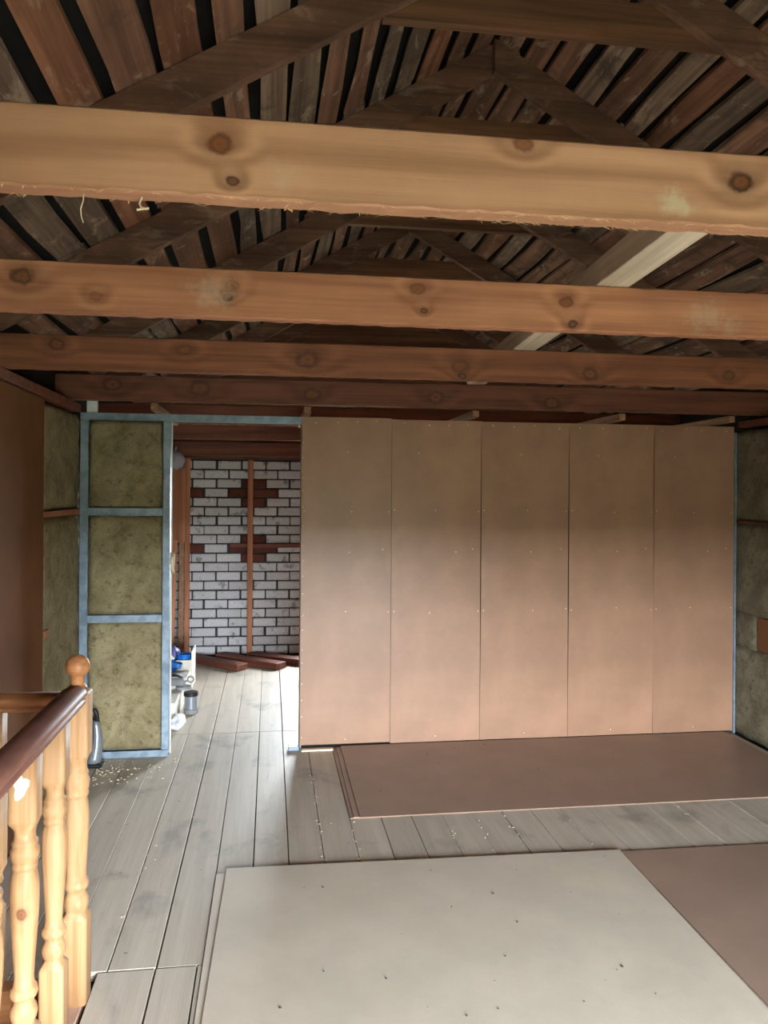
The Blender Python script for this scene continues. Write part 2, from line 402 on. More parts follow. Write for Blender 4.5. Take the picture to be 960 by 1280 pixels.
# ---- outer gable walls
bm = bmesh.new(); wall_mesh(bm, -1.4, 3.52, YB, YB+.2, -3.2, 2.05, WIN_B)
wb = tag(link('wall_back', bm_mesh(bm, 'wall_back'), 'mortar'), 'brick gable wall of white bricks with red ones seen through the doorway', 'wall', kind='structure')
bm = bmesh.new(); wall_mesh(bm, -1.4, 3.52, YF-.12, YF, -3.2, 2.3, WIN_F)
prism(bm, [(-1.4, 2.3), (3.52, 2.3), (3.52, rz_at(3.52)+.03), (RX, RZ+.03), (-1.4, rz_at(-1.4)+.03)], YF-.12, YF)
tag(link('wall_front', bm_mesh(bm, 'wall_front'), 'plaster'), 'gable wall with a window behind the viewer', 'wall', kind='structure')
for nm, win, y in (('window_1', WIN_F, YF-.06), ('window_2', WIN_B, YB+.1)):
    a, b, c, d = win; e = empty(nm, ((a+b)/2, y, c)); tag(e, 'window in the gable '+('behind the viewer' if nm == 'window_1' else 'of the far room'), 'window', kind='structure')
    t = .05; mid = (a+b)/2
    boxes('window_frame', [(x0-mid, x1-mid, -.025, .025, z0-c, z1-c) for x0, x1, z0, z1 in
        ((a, a+t, c, d), (b-t, b, c, d), (mid-t/2, mid+t/2, c+t, d-t), (a+t, b-t, c, c+t), (a+t, b-t, d-t, d))], 'cream').parent = e
    for x0, x1 in ((a+t, mid-t/2), (mid+t/2, b-t)): box('pane', x0, x1, y-.003, y+.003, c+t, d-t, 'glass', e)

bm = bmesh.new(); prism(bm, [(-1.4, 2.052), (3.52, 2.052), (3.52, rz_at(3.52)+.03), (RX, RZ+.03), (-1.4, rz_at(-1.4)+.03)], YB, YB+.2)
link('gable_boarding', bm_mesh(bm, 'gable_boarding'), 'collar', wb)
# unseen slabs added outside each gable window to block steep sky light
for nm, y0, y1, z, lb in (('sky_blocker', YF-1.0, YF-.125, 1.78, 'flat slab added to block steep sky light at the window behind the viewer'), ('sky_blocker', YB+.205, YB+1.1, 2.12, 'flat slab added to block steep sky light at the window of the far room')):
    tag(box(nm, -1.0, 3.2, y0, y1, z, z+.05, 'dark', None), lb, 'light blocker', kind='structure')
# single bricks
BL, BH = .251, .0964
bmeshes = [box_mesh('brick', .239+dx, .03, .083, .005) for dx in (0, -.006, .003, -.012)]
half = box_mesh('brick', .114, .03, .083, .005)
rest = bmesh.new(); cnt = 0
red_even = (2, 4, 8, 10)
for r in range(21):
    z = .066+BH*(20-r)
    j0 = -.676 if r % 2 else -.797
    for k in range(-3, 18):
        x0 = j0+k*BL; xc = x0+BL/2; x1 = x0+BL
        if xc < -1.2 or xc > 3.3: continue
        if x1 > WIN_B[0] and x0 < WIN_B[1] and z+.04 > WIN_B[2] and z-.04 < WIN_B[3]:
            if x0 < WIN_B[0]-.05:
                c_ = box('brick', x0+.006, WIN_B[0]-.002, YB-.02, YB+.01, z-.0415, z+.0415, 'brick_w', wb, .004)
            continue
        kk = k % 4
        red = (r in red_even and kk in (2,)) or (r in red_even and k == 4) or (r in (3, 9) and k in (-1, 1, 2)) or (r == 12 and k == 4)
        if k > 4: red = (r in (3, 4, 8, 9, 10) and R.random() < .4)
        if xc < .80:
            me = R.choice(bmeshes)
            o = bpy.data.objects.new('brick', me); C.objects.link(o); o.parent = wb
            if not me.materials: me.materials.append(MAT['brick_w'])
            o.material_slots[0].link = 'OBJECT'; o.material_slots[0].material = MAT['brick_r' if red else 'brick_w']
            o.location = (xc+R.uniform(-.004, .004), YB-.004+R.uniform(-.004, .004)+(.007 if red else 0), z+R.uniform(-.0015, .0015))
            o.rotation_euler = (0, R.uniform(-.006, .006), 0); cnt += 1
        else: addbox(rest, x0+.006, x1-.006, YB-.018, YB+.01, z-.0415, z+.0415)
tag(link('brickwork', bm_mesh(rest, 'brickwork'), 'brick_w', wb), 'white brickwork beyond the doorway opening', kind='stuff')

# ---- left wall
bm = bmesh.new(); addbox(bm, -1.42, -1.31, YF, YB, -3.2, 2.57)
wL = tag(link('wall_left', bm_mesh(bm, 'wall_left'), 'dark'), 'left wall clad in brown hardboard ending in exposed mineral wool', 'wall', kind='structure')
ye = [YF+.01, .6, 1.85, 3.1, 4.5]
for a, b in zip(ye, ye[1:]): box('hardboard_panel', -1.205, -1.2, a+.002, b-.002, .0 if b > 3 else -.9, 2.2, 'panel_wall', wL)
for a, b in zip(ye, ye[1:]): box('wall_core', -1.305, -1.212, a+.004, b-.004, -.02 if a > 2.8 else -.9, 2.2, 'dark', wL)
zs = (.02, .85, .9, 1.56, 1.61, 2.2)
rough_box('mineral_wool_batt', -1.30, -1.205, 4.53, 5.372, .01, 1.555, 'wool', wL, 0, .04, .014, 3, .012)
rough_box('mineral_wool_batt', -1.30, -1.205, 4.54, 5.372, 1.60, 2.19, 'wool', wL, 0, .04, .014, 5, .012)
box('batten', -1.30, -1.196, 4.505, 4.60, .91, .95, 'stain_z', wL, .003)
box('batten', -1.30, -1.198, 4.51, 5.36, 1.562, 1.596, 'stain_z', wL, .003)
box('top_batten', -1.29, -1.19, YF+.02, 5.29, 2.208, 2.258, 'stain', wL, .003)
# ---- right wall
bm = bmesh.new(); addbox(bm, 3.42, 3.53, YF, YB, -3.2, 2.57)
wR = tag(link('wall_right', bm_mesh(bm, 'wall_right'), 'dark'), 'right wall of exposed grey-green mineral wool between battens', 'wall', kind='structure')
yy = [YF+.01, .75, 2.0, 3.2, 4.35, 5.40]
for a, b in zip(yy, yy[1:]):
    if b > 5: 
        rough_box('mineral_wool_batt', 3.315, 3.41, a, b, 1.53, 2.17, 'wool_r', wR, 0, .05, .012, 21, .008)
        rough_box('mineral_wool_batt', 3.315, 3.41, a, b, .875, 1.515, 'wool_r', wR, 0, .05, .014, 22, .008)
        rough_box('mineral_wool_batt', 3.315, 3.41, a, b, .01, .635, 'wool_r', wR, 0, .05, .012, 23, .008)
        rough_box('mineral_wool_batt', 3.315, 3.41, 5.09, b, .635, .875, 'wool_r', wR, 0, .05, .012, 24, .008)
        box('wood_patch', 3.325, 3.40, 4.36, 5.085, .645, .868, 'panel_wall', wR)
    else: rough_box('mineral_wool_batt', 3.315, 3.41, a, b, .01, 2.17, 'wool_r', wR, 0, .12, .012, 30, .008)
box('top_batten', 3.30, 3.40, YF+.02, 5.29, 2.19, 2.235, 'stain', wR, .003)
box('batten', 3.302, 3.40, YF+.02, 5.29, 1.516, 1.529, 'stain', wR, .002)

# ---- partition: framed, wool-filled left of the doorway, clad in five sheets to the right
wp = empty('wall_partition', (1.05, 5.36, 0)); tag(wp, 'partition of brown hardboard sheets with a metal framed doorway', 'wall', kind='structure')
pe = [.205, .812, 1.433, 2.062, 2.69, 3.298]; tops = [2.213, 2.206, 2.204, 2.204, 2.203]
def warped_panel(x0, x1, z0, z1, seed, gl0, gl1, gr0, gr1):
    rr = random.Random(seed); nx, nz = 8, 14; bm = bmesh.new(); F, B = [], []
    ph = rr.random()*6; amp = .0022
    for j in range(nz+1):
        z = z0+(z1-z0)*j/nz; t = j/nz
        a = x0+gl0+(gl1-gl0)*math.sin(math.pi*t); b = x1-gr0-(gr1-gr0)*math.sin(math.pi*t); fr, bk = [], []
        for i in range(nx+1):
            x = a+(b-a)*i/nx; d = amp*math.sin(ph+5*i/nx)*math.sin(2.1*t*3+seed)+amp*.6*math.sin(7*t+i*.3)
            d -= .005
            fr.append(bm.verts.new((x-x0, d, z-z0))); bk.append(bm.verts.new((x-x0, d+.004, z-z0)))
        F.append(fr); B.append(bk)
    for j in range(nz):
        for i in range(nx):
            bm.faces.new((F[j][i], F[j][i+1], F[j+1][i+1], F[j+1][i])); bm.faces.new((B[j][i], B[j+1][i], B[j+1][i+1], B[j][i+1]))
        for i in (0, nx): bm.faces.new((F[j][i], F[j+1][i], B[j+1][i], B[j][i]))
    for i in range(nx):
        for j in (0, nz): bm.faces.new((F[j][i], F[j][i+1], B[j][i+1], B[j][i]))
    bmesh.ops.recalc_face_normals(bm, faces=bm.faces[:])
    me = bm_mesh(bm, 'hardboard_panel')
    for p in me.polygons: p.use_smooth = abs(p.normal.y) > .8
    me.set_sharp_from_angle(angle=.6)
    return link('hardboard_panel', me, 'panel', wp, (x0, 5.342, z0))
gaps = [(.0, .0), (.001, .0015), (.0012, .003), (.001, .0035), (.0008, .0015), (0, 0)]
for i in range(5):
    x0, x1 = pe[i], pe[i+1]
    p = warped_panel(x0, x1, .022 if i else .03, tops[i], 40+i, *gaps[i], *gaps[i+1])
    S = []
    for k in range(4): S.append((x0+.08+k*(x1-x0-.16)/3+R.uniform(-.03, .03), tops[i]-.03+R.uniform(-.01, .01)))
    for z in (1.59, .906): S += [(x0+.02, z+R.uniform(-.01, .01)), (x1-.02, z+R.uniform(-.01, .01)), ((x0+x1)/2+R.uniform(-.06, .06), z+R.uniform(-.01, .01))]
    S += [(x0+.25+R.uniform(-.1, .1), 1.98), (x0+.38+R.uniform(-.1, .1), 1.31), (x1-.06, 1.33), ((x0+x1)/2, .06)]
    if i == 0: S += [(x0+.012, .1+k*.115+R.uniform(-.02, .02)) for k in range(18)]
    bm = bmesh.new()
    for (x, z) in S:
        bmesh.ops.create_icosphere(bm, subdivisions=1, radius=.0042, matrix=Matrix.Translation((x-x0, -.009, z-(p.location.z)))@Matrix.Diagonal((1, .5, 1, 1)))
    o = link('screw_heads', bm_mesh(bm, 'screw_heads'), 'lath', p, (x0, 5.342, p.location.z)); o['kind'] = 'stuff'
# frame
box('track', -1.2, 3.30, 5.31, 5.372, 2.168, 2.206, 'galv', wp, .002) if False else None
def channel(name, x0, x1, y0, y1, z0, z1, horiz):
    """thin C profile, open to the wool side"""
    t = .0025
    L = [(x0, x1, y0, y0+t, z0, z1), (x0, x1, y1-t, y1, z0, z1)]
    if horiz: L.append((x0, x1, y0+t, y1-t, z0, z0+t) if horiz == 1 else (x0, x1, y0+t, y1-t, z1-t, z1))
    else: L.append((x0, x0+t, y0+t, y1-t, z0, z1))
    c = Vector(((x0+x1)/2, (y0+y1)/2, (z0+z1)/2))
    bm = bmesh.new()
    for b in L: addbox(bm, b[0]-c.x, b[1]-c.x, b[2]-c.y, b[3]-c.y, b[4]-c.z, b[5]-c.z)
    return link(name, bm_mesh(bm, name), 'galv', wp, c)
channel('top_track', -1.195, .20, 5.297, 5.372, 2.163, 2.207, 2)
channel('bottom_track', -1.15, -.64, 5.297, 5.372, .002, .045, 1)
st = channel('stud', -1.195, -1.148, 5.30, 5.369, .004, 2.16, 0)
st = box('stud', -.684, -.638, 5.299, 5.369, .046, 2.16, 'galv', wp, .003)
channel('crossbar', -1.147, -.686, 5.302, 5.367, 1.553, 1.60, 1)
channel('crossbar', -1.147, -.686, 5.302, 5.367, .868, .915, 1)
for z0, z1, sd in ((.05, .865, 51), (.92, 1.55, 52), (1.605, 2.16, 53)):
    rough_box('mineral_wool_batt', -1.145, -.688, 5.312, 5.366, z0, z1, 'wool', wp, 1, .03, .012, sd, .004)
box('rear_sheet', -1.19, -.632, 5.374, 5.379, .0, 2.2, 'card', wp)
box('rear_sheet', .20, 3.30, 5.42, 5.425, .0, 2.2, 'panel', wp)
box('partition_core', .215, 3.27, 5.35, 5.418, .01, 2.165, 'dark', wp)
box('stud', .207, .2145, 5.349, 5.418, .005, 2.16, 'galv', wp)
box('stud', 3.272, 3.312, 5.322, 5.418, .005, 2.16, 'galv', wp, .002) if False else box('stud', 3.299, 3.313, 5.322, 5.418, .005, 2.16, 'galv', wp, .002)
box('top_plate', .205, 3.30, 5.35, 5.418, 2.167, 2.195, 'batten', wp)
box('floor_clip', .13, .20, 5.31, 5.37, .002, .03, 'galv', wp, .003)

# ================================================================== TIMBER
def beam(name, y0, y1, z0, z1, mat, label, group='ceiling beams across the loft'):
    x0, x1 = -1.295, 3.405; n = 160; rr = random.Random(int(y0*100)); rings = []
    for i in range(n+1):
        x = x0+(x1-x0)*i/n; e = lambda a: rr.uniform(-a, a)
        b = .004
        rings.append([(x, y0+b, z0+e(.0025)), (x, y0, z0+b+e(.0025)), (x, y0, z1-b), (x, y0+b, z1), (x, y1-b, z1), (x, y1, z1-b), (x, y1, z0+b), (x, y1-b, z0+e(.002))])
    bm = bmesh.new(); loft(bm, rings); bmesh.ops.recalc_face_normals(bm, faces=bm.faces[:])
    return tag(link(name, bm_mesh(bm, name), mat), label, 'beam', group)
b1 = beam('ceiling_beam', 1.55, 1.60, 2.263, 2.418, 'beam1', 'nearest and brightest pale pine ceiling beam with splintered lower edge')
b2 = beam('ceiling_beam', 2.61, 2.66, 2.263, 2.42, 'beam2', 'second ceiling beam from the front, orange pine with whitish stains')
b3 = beam('ceiling_beam', 3.83, 3.88, 2.263, 2.42, 'beam3', 'third ceiling beam from the front, reddish brown with dark knots')
b4 = beam('ceiling_beam', 5.08, 5.13, 2.263, 2.42, 'beam4', 'dark red-brown ceiling beam right in front of the hardboard partition')
b5 = beam('ceiling_beam', 6.30, 6.35, 2.232, 2.38, 'stain', 'first red-brown ceiling beam beyond the partition, seen above the doorway')
b6 = beam('ceiling_beam', 7.50, 7.55, 2.195, 2.35, 'stain', 'middle red-brown ceiling beam in the far room above the doorway')
b7 = beam('ceiling_beam', 8.38, 8.43, 2.085, 2.23, 'stain', 'red-brown beam lying along the top of the brick gable wall')
# splinters on the nearest beam
bm = bmesh.new(); rr = random.Random(5)
for k in range(200):
    x = rr.uniform(-.5, 1.1)
    if rr.random() < .5: x = .2+rr.gauss(.35, .3)
    y = rr.choice((1.553, 1.598, rr.uniform(1.553, 1.598))); L = rr.uniform(.003, .014); sx = rr.uniform(-.03, .03); w_ = rr.uniform(.0006, .0022)
    z = 2.2645
    v = [bm.verts.new(p) for p in ((x-w_, y-.001, z), (x+w_, y-.001, z), (x+w_, y+.001, z), (x-w_, y+.001, z), (x+sx, y, z-L*.6))]
    for q in ((0, 1, 4), (1, 2, 4), (2, 3, 4), (3, 0, 4)): bm.faces.new([v[i] for i in q])
o = link('splinters', bm_mesh(bm, 'splinters'), 'splinter', b1); o['kind'] = 'stuff'
bm = bmesh.new(); tube(bm, [(-.352, 1.575, 2.263), (-.353, 1.575, 2.25), (-.357, 1.574, 2.235), (-.356, 1.573, 2.22), (-.352, 1.573, 2.208)], .0012, 5)
link('wood_shaving', bm_mesh(bm, 'wood_shaving'), 'lath', b1)
bm = bmesh.new(); tube(bm, [(-.246, 1.575, 2.263), (-.25, 1.574, 2.25), (-.247, 1.573, 2.243), (-.238, 1.572, 2.24), (-.232, 1.572, 2.242), (-.255, 1.572, 2.238)], .0022, 5)
link('wood_shaving', bm_mesh(bm, 'wood_shaving'), 'lath', b1)

# roof trusses
ordn = {1: 'nearest roof truss overhead', 2: 'topmost roof truss in view, its collar cut square at left',
        3: 'roof truss whose peak shows just above the nearest beam', 4: 'roof truss standing almost over the partition, seen between the first two beams',
        5: 'roof truss just beyond the partition with its peak below the nearest beam', 6: 'small distant roof truss seen above the third beam', 7: 'roof truss nearest the brick gable wall'}
D = .165; YSET = {2: (2.90, 2.80, 2.955)}
def truss(i, y, collar_mid):
    t = empty('roof_truss', (RX, y, 2.4)); tag(t, ordn[i]+', dark old timber', 'truss', 'roof trusses')
    def raf(s, ya):
        e = 2.36 if s < 0 else 2.28
        bm = bmesh.new(); ox = -.0 if s < 0 else .0
        P = [(0-s*.06, RZ-.0-.06*RS-.002), (s*e, RZ-RS*e-.002), (s*e, RZ-RS*e-D), (-s*.06, RZ-.06*RS-D)]
        P[0] = (0, RZ-.002); P[3] = (-s*.0, RZ-D)
        prism(bm, [(px, pz-2.4) for px, pz in P], ya-y, ya-y+.048)
        link('rafter', bm_mesh(bm, 'rafter'), 'rafter', t, (RX, y, 2.4))
    yr, yl, cy = YSET.get(i, (y, y+.052, y+.104))
    raf(1, yr); raf(-1, yl)
    z0, z1 = (3.36, 3.505) if i == 7 else (3.48, 3.625)
    hx0 = -(RZ-z0)/RS+(.30 if collar_mid else .10); hx1 = (RZ-z0)/RS-.12
    if collar_mid: hx0 = .407-RX
    bm = bmesh.new(); addbox(bm, hx0, hx1, cy-y, cy-y+.048, z0-2.4, z1-2.4)
    if not collar_mid:
        for v in bm.verts:
            if v.co.z > 1.1: v.co.x -= math.copysign(.10, v.co.x)*1.0
    link('collar_tie', bm_mesh(bm, 'collar_tie'), 'collar', t, (RX, y, 2.4))
for i, y, c in ((1, 1.66, False), (2, 2.75, True), (3, 3.89, False), (4, 5.14, False), (5, 6.36, False), (6, 7.56, False), (7, 8.31, False)): truss(i, y, c)

# runner lying on the beams
run = link('runner_plank', box_mesh('runner_plank', .118, 3.1, .09, .003), 'runner', None, (1.225, 3.55, 2.4665), (0, 0, -.065))
tag(run, 'pale grey plank lying on the beams from front to back', 'plank')
# short battens under the beams above the partition
for x, lb in ((-.72, 'pale batten above the metal stud left of the doorway'), (.235, 'pale batten above the left edge of the hardboard partition'), (1.34, 'pale batten above the gap between the second and third hardboard sheets'), (2.36, 'pale batten above the fourth hardboard sheet'), (3.16, 'pale batten above the right end of the partition')):
    tag(box('furring_batten', x-.022, x+.022, 5.14, 6.28, 2.216, 2.259, 'batten', None, .002), lb, 'batten', 'battens under the beams at the partition')
tag(box('plastic_offcut', -1.165, -1.10, 5.33, 5.36, 2.209, 2.33, 'white', None, .004), 'white plastic offcut standing on the metal track at top left', 'offcut')

# ================================================================== STAIR RAILING
rail = empty('stair_railing', (-.635, 2.80, 0)); tag(rail, 'turned pine stair railing with a brown handrail at lower left', 'railing')
def turned(name, prof, mat, x, y, z0=0, parent=rail, ns=32):
    bm = bmesh.new(); rings = []
    for z, r, sq in prof:
        ring = []
        for k in range(ns):
            t = 2*math.pi*(k+.5)/ns; c, s = math.cos(t), math.sin(t); m = max(abs(c), abs(s)); q = min(r/m, r*1.30)
            rad = q*sq+r*(1-sq); ring.append((c*rad, s*rad, z))
        rings.append(ring)
    loft(bm, rings); me = bm_mesh(bm, name)
    for p in me.polygons: p.use_smooth = True
    o = link(name, me, mat, parent, (x, y, z0))
    return o
bal = [(0, .036, 1), (.275, .036, 1), (.278, .0358, 1), (.30, .027, 0), (.304, .0275, 0), (.313, .032, 0), (.328, .035, 0), (.343, .032, 0), (.352, .026, 0), (.366, .0255, 0), (.370, .032, 0), (.380, .036, 0), (.394, .033, 0), (.398, .028, 0), (.42, .0245, 0), (.47, .0275, 0), (.53, .032, 0), (.59, .036, 0), (.64, .0375, 0), (.675, .036, 0), (.70, .031, 0), (.706, .027, 0), (.709, .032, 0), (.718, .0335, 0), (.724, .030, 0), (.729, .032, 0), (.742, .0365, 0), (.757, .0365, 0), (.768, .031, 0), (.772, .033, 0), (.780, .033, 0), (.785, .028, 0), (.80, .0265, 0), (.812, .028, 0), (.836, .0358, 1), (.84, .036, 1), (1.001, .036, 1)]
newel = [(0, .042, 1), (.278, .042, 1), (.282, .0418, 1), (.30, .034, 0), (.306, .036, 0), (.32, .040, 0), (.335, .041, 0), (.35, .036, 0), (.36, .031, 0), (.372, .031, 0), (.377, .038, 0), (.388, .041, 0), (.402, .038, 0), (.407, .033, 0), (.43, .032, 0), (.50, .036, 0), (.57, .040, 0), (.62, .0405, 0), (.65, .038, 0), (.675, .034, 0), (.682, .032, 0), (.686, .038, 0), (.695, .039, 0), (.70, .036, 0), (.71, .039, 0), (.725, .0415, 0), (.742, .040, 0), (.752, .034, 0), (.757, .038, 0), (.765, .037, 0), (.772, .033, 0), (.79, .032, 0), (.806, .034, 0), (.822, .0418, 1), (.826, .042, 1), (1.028, .042, 1), (1.036, .038, .8)]
fin = [(0, .024, 0), (.004, .031, 0), (.010, .032, 0), (.016, .029, 0), (.022, .022, 0), (.030, .022, 0)]
for k in range(11):
    a = -1.0+(2.55)*k/10; fin.append((.083+.039*math.sin(a), .039*math.cos(a)+.001, 0))
fin.append((.1222, .002, 0))
NX = -.635
nw = turned('newel_post', newel, 'rail', NX, 2.80)
turned('finial', fin, 'rail_x', NX, 2.80, 1.034, nw)
nw2 = turned('newel_post', newel, 'rail', NX, .76); turned('finial', fin, 'rail_x', NX, .76, 1.034, nw2)
baly = [2.52, 2.225, 1.935, 1.645, 1.355, 1.065]
for i, y in enumerate(baly):
    o = turned('baluster', bal, 'rail_patch' if i == 1 else 'rail', NX, y)
    if i == 1:
        bm = bmesh.new(); rings = []
        for r, dy in ((.001, -.0015), (.008, -.0015), (.0115, -.0004)):
            pass
        vs_ = []
        for k in range(18):
            t = 2*math.pi*k/18; rr_ = 1+.22*math.sin(3*t+1)+.12*math.sin(5*t); vs_.append(((.019*rr_*math.cos(t)), (.033*rr_*math.sin(t))))
        loft(bm, [[(x, -.0368, z) for x, z in vs_], [(x*.9, -.0376, z*.9) for x, z in vs_]])
        bmesh.ops.recalc_face_normals(bm, faces=bm.faces[:])
        tag(link('filler_patch', bm_mesh(bm, 'filler_patch'), 'lath', o, (NX-.002, y, .935)), 'white filler patch')
for x in (-.905, -1.13): turned('baluster', [(z*.93, r, s) for z, r, s in bal], 'rail', x, 2.81, .058)
# moulded handrail
prof = [(-.036, .0), (.036, .0), (.040, .006), (.040, .018), (.034, .022), (.034, .028), (.042, .034), (.044, .046), (.038, .058), (.022, .068), (0, .071), (-.022, .068), (-.038, .058), (-.044, .046), (-.042, .034), (-.034, .028), (-.034, .022), (-.040, .018), (-.040, .006)]
bm = bmesh.new()
ring = lambda y, s: [(x*s*.95, y, z*.82*s+.03*(1-s)) for x, z in prof]
loft(bm, [ring(-.99, 1), ring(.965, 1), ring(.972, .97)]); bmesh.ops.recalc_face_normals(bm, faces=bm.faces[:])
me = bm_mesh(bm, 'handrail', True)
tag(link('handrail', me, 'handrail', rail, (NX, 1.784, 1.002)), 'brown-red moulded handrail')
bm = bmesh.new()
loft(bm, [[(x, y*.8, z*.82) for y, z in prof] for x in (-.26, .26)]); bmesh.ops.recalc_face_normals(bm, faces=bm.faces[:])
link('side_rail', bm_mesh(bm, 'side_rail', True), 'rail_x', rail, (-.938, 2.81, .972))
box('bottom_plate', -1.195, -.68, 2.775, 2.845, -.12, .056, 'rail_x', rail, .004)
box('bottom_plate', -.675, -.607, .70, 2.85, -.13, -.001, 'fascia', rail, .003)
# flight of stairs below the opening
stair = empty('staircase', (-.94, 2.6, -2.9)); tag(stair, 'timber staircase descending through the opening behind the railing', 'stairs')
for k in range(7):
    y1 = 2.72-k*.25; z = -.35-.19*k
    box('tread', -1.19, -.69, y1-.27, y1, z-.035, z, 'rail_x', stair, .003)
tag(box('wall_stairwell', -.60, -.585, YF+.02, 2.85, -3.1, -.21, 'plaster'), 'lower side wall of the stair opening', 'wall', kind='structure')
tag(box('wall_stairwell_end', -1.30, -.60, 2.87, 2.89, -3.1, -.21, 'plaster'), 'lower end wall of the stair opening', 'wall', kind='structure')

# ================================================================== SHEETS ON THE FLOOR
def sheet(x0, x1, y0, y1, z, th, mat, label, group, rot=0.0):
    o = box('hardboard_sheet', x0, x1, y0, y1, z, z+th, 'sheet_edge', None, 0)
    o.data.materials.append(MAT[mat]); 
    for p in o.data.polygons:
        if abs(p.normal.z) > .9: p.material_index = 1
    o.rotation_euler[2] = rot
    return tag(o, label, 'sheet', group)
G1 = 'stack of hardboard at the foot of the partition'; G2 = 'hardboard laid on the floor in front'
sheet(.425, 3.17, 4.17, 5.325, .001, .006, 'sheet_brown', 'bottom sheet of the brown hardboard stack at the foot of the partition', G1, .004)
sheet(.445, 3.19, 4.155, 5.32, .008, .006, 'sheet_brown', 'middle sheet of the brown hardboard stack at the foot of the partition', G1, -.002)
sheet(.475, 3.22, 4.13, 5.32, .016, .006, 'sheet_brown', 'uppermost brown hardboard sheet of the stack at the foot of the partition', G1)
sheet(-.228, 1.58, 2.0, 3.625, .001, .005, 'sheet_pale', 'hardboard sheet underneath the large pale sheet in the foreground', G2, -.004)
sheet(-.200, 1.644, 2.0, 3.64, .0075, .006, 'sheet_pale', 'large pale beige hardboard sheet in the foreground centre', G2, -.022)
sheet(1.66, 3.26, 2.0, 3.605, .001, .006, 'sheet_brown', 'dark brown hardboard sheet in the foreground at right', G2, -.012)
tag(box('wood_strip', .215, .425, 5.285, 5.325, .001, .014, 'lath', None, .001), 'short white wooden strip on the floor at the partition foot by the doorway', 'strip')

# ================================================================== FAR ROOM
bt = empty('wall_batten_frame', (-.2, 8.45, 0)); tag(bt, 'red-brown wooden cross of battens screwed to the brick wall', 'batten')
box('upright', -.23, -.175, 8.418, 8.452, .01, 2.05, 'stain_z', bt, .003); box('crossbar', -.41, -.2305, 8.42, 8.452, 1.14, 1.18, 'stain', bt, .003); box('crossbar', -.1745, .72, 8.42, 8.452, 1.135, 1.175, 'stain', bt, .003)
tag(box('corner_post', -.865, -.815, 8.405, 8.452, .01, 2.06, 'stain_z', None, .003), 'upright reddish wooden post at the left end of the brick wall', 'post')
tag(box('hardboard_offcut', -1.06, -.843, 8.30, 8.325, 1.19, 1.95, 'stain_z', None, .002), 'orange brown board fixed high beside the brick wall', 'board')
tag(link('leaning_plank', box_mesh('leaning_plank', .09, .025, 1.22, .003), 'stain_z', None, (-.975, 8.21, .618), (-.06, .02, 0)), 'dark red plank leaning in the corner behind the white box', 'plank', 'planks leaning in the corner')
tag(link('leaning_plank', box_mesh('leaning_plank', .05, .03, 1.2, .003), 'batten', None, (-.875, 8.21, .606), (-.06, .0, 0)), 'narrow pale plank leaning beside the corner post', 'plank', 'planks leaning in the corner')
# bag hanging
bm = bmesh.new(); bmesh.ops.create_icosphere(bm, subdivisions=3, radius=.09)
for v in bm.verts: v.co.z *= 1.05; v.co += v.co.normalized()*.006*math.sin(v.co.x*90+v.co.z*60)
bmesh.ops.create_cone(bm, cap_ends=True, segments=10, radius1=.02, radius2=.008, depth=.05, matrix=Matrix.Translation((0, 0, .11)))
tag(link('hanging_bag', bm_mesh(bm, 'hanging_bag', True), 'lav', None, (-.935, 8.22, 2.03)), 'round grey bag hanging above the orange brown board', 'bag')
# loose stained planks on the floor
for (xa, ya, xb, yb, z, lb) in ((-.80, 8.33, -.25, 7.80, .0015, 'left red-brown plank of the three loose ones by the brick wall'), (-.50, 8.36, .12, 7.82, .0015, 'middle red-brown plank of the three loose ones by the brick wall'), (-.17, 8.36, .46, 7.90, .0015, 'right red-brown plank of the three loose ones, running out behind the partition')):
    L = math.hypot(xb-xa, yb-ya); a = math.atan2(yb-ya, xb-xa)
    tag(link('loose_plank', box_mesh('loose_plank', L, .14, .06, .004), 'stain', None, ((xa+xb)/2, (ya+yb)/2, z+.03), (0, 0, a)), lb, 'plank', 'loose planks by the brick wall')
tag(box('skirting_plank', -.80, 3.3, 8.425, 8.45, .0, .055, 'stain'), 'red-brown skirting plank along the foot of the brick wall', 'plank') if False else None
# carton
cb = empty('carton', (-.78, 7.24, 0)); tag(cb, 'white open carton of odds and ends behind the metal stud', 'box')
for nm, b in (('front', (-.90, -.664, 7.08, 7.086, 0.002, .255)), ('back', (-.90, -.664, 7.40, 7.406, .002, .255)), ('side', (-.664, -.658, 7.08, 7.406, .002, .33)), ('side', (-.906, -.90, 7.08, 7.406, .002, .255)), ('base', (-.90, -.664, 7.086, 7.40, .002, .008))):
    box('carton_'+nm, *b, 'card', cb)
bm = bmesh.new()
for t in range(3):
    tube(bm, [(.055*math.cos(a), .055*math.sin(a), .014*t) for a in [2*math.pi*k/20 for k in range(21)]], .009, 8, False)
tag(link('cable_coil', bm_mesh(bm, 'cable_coil', True), 'blue', None, (-.735, 7.16, .262), (0, 0, 0)), 'bright blue cable coil on top of the white carton', 'cable')
def blob(name, loc, sc, mat, label, cat, seed, amp=.25, sub=3):
    rr = random.Random(seed); bm = bmesh.new(); bmesh.ops.create_icosphere(bm, subdivisions=sub, radius=1)
    ph = [rr.random()*6 for _ in range(6)]
    for v in bm.verts:
        n = v.co.normalized(); k = 1+amp*(math.sin(3*n.x+ph[0])*math.sin(4*n.y+ph[1])+.6*math.sin(7*n.z+ph[2]+3*n.x)+.4*math.sin(11*n.y+ph[3]))*.6
        v.co = Vector((n.x*k*sc[0], n.y*k*sc[1], n.z*k*sc[2]))
    zmin = min(v.co.z for v in bm.verts)
    for v in bm.verts: v.co.z -= zmin
    return tag(link(name, bm_mesh(bm, name, True), mat, None, loc), label, cat)
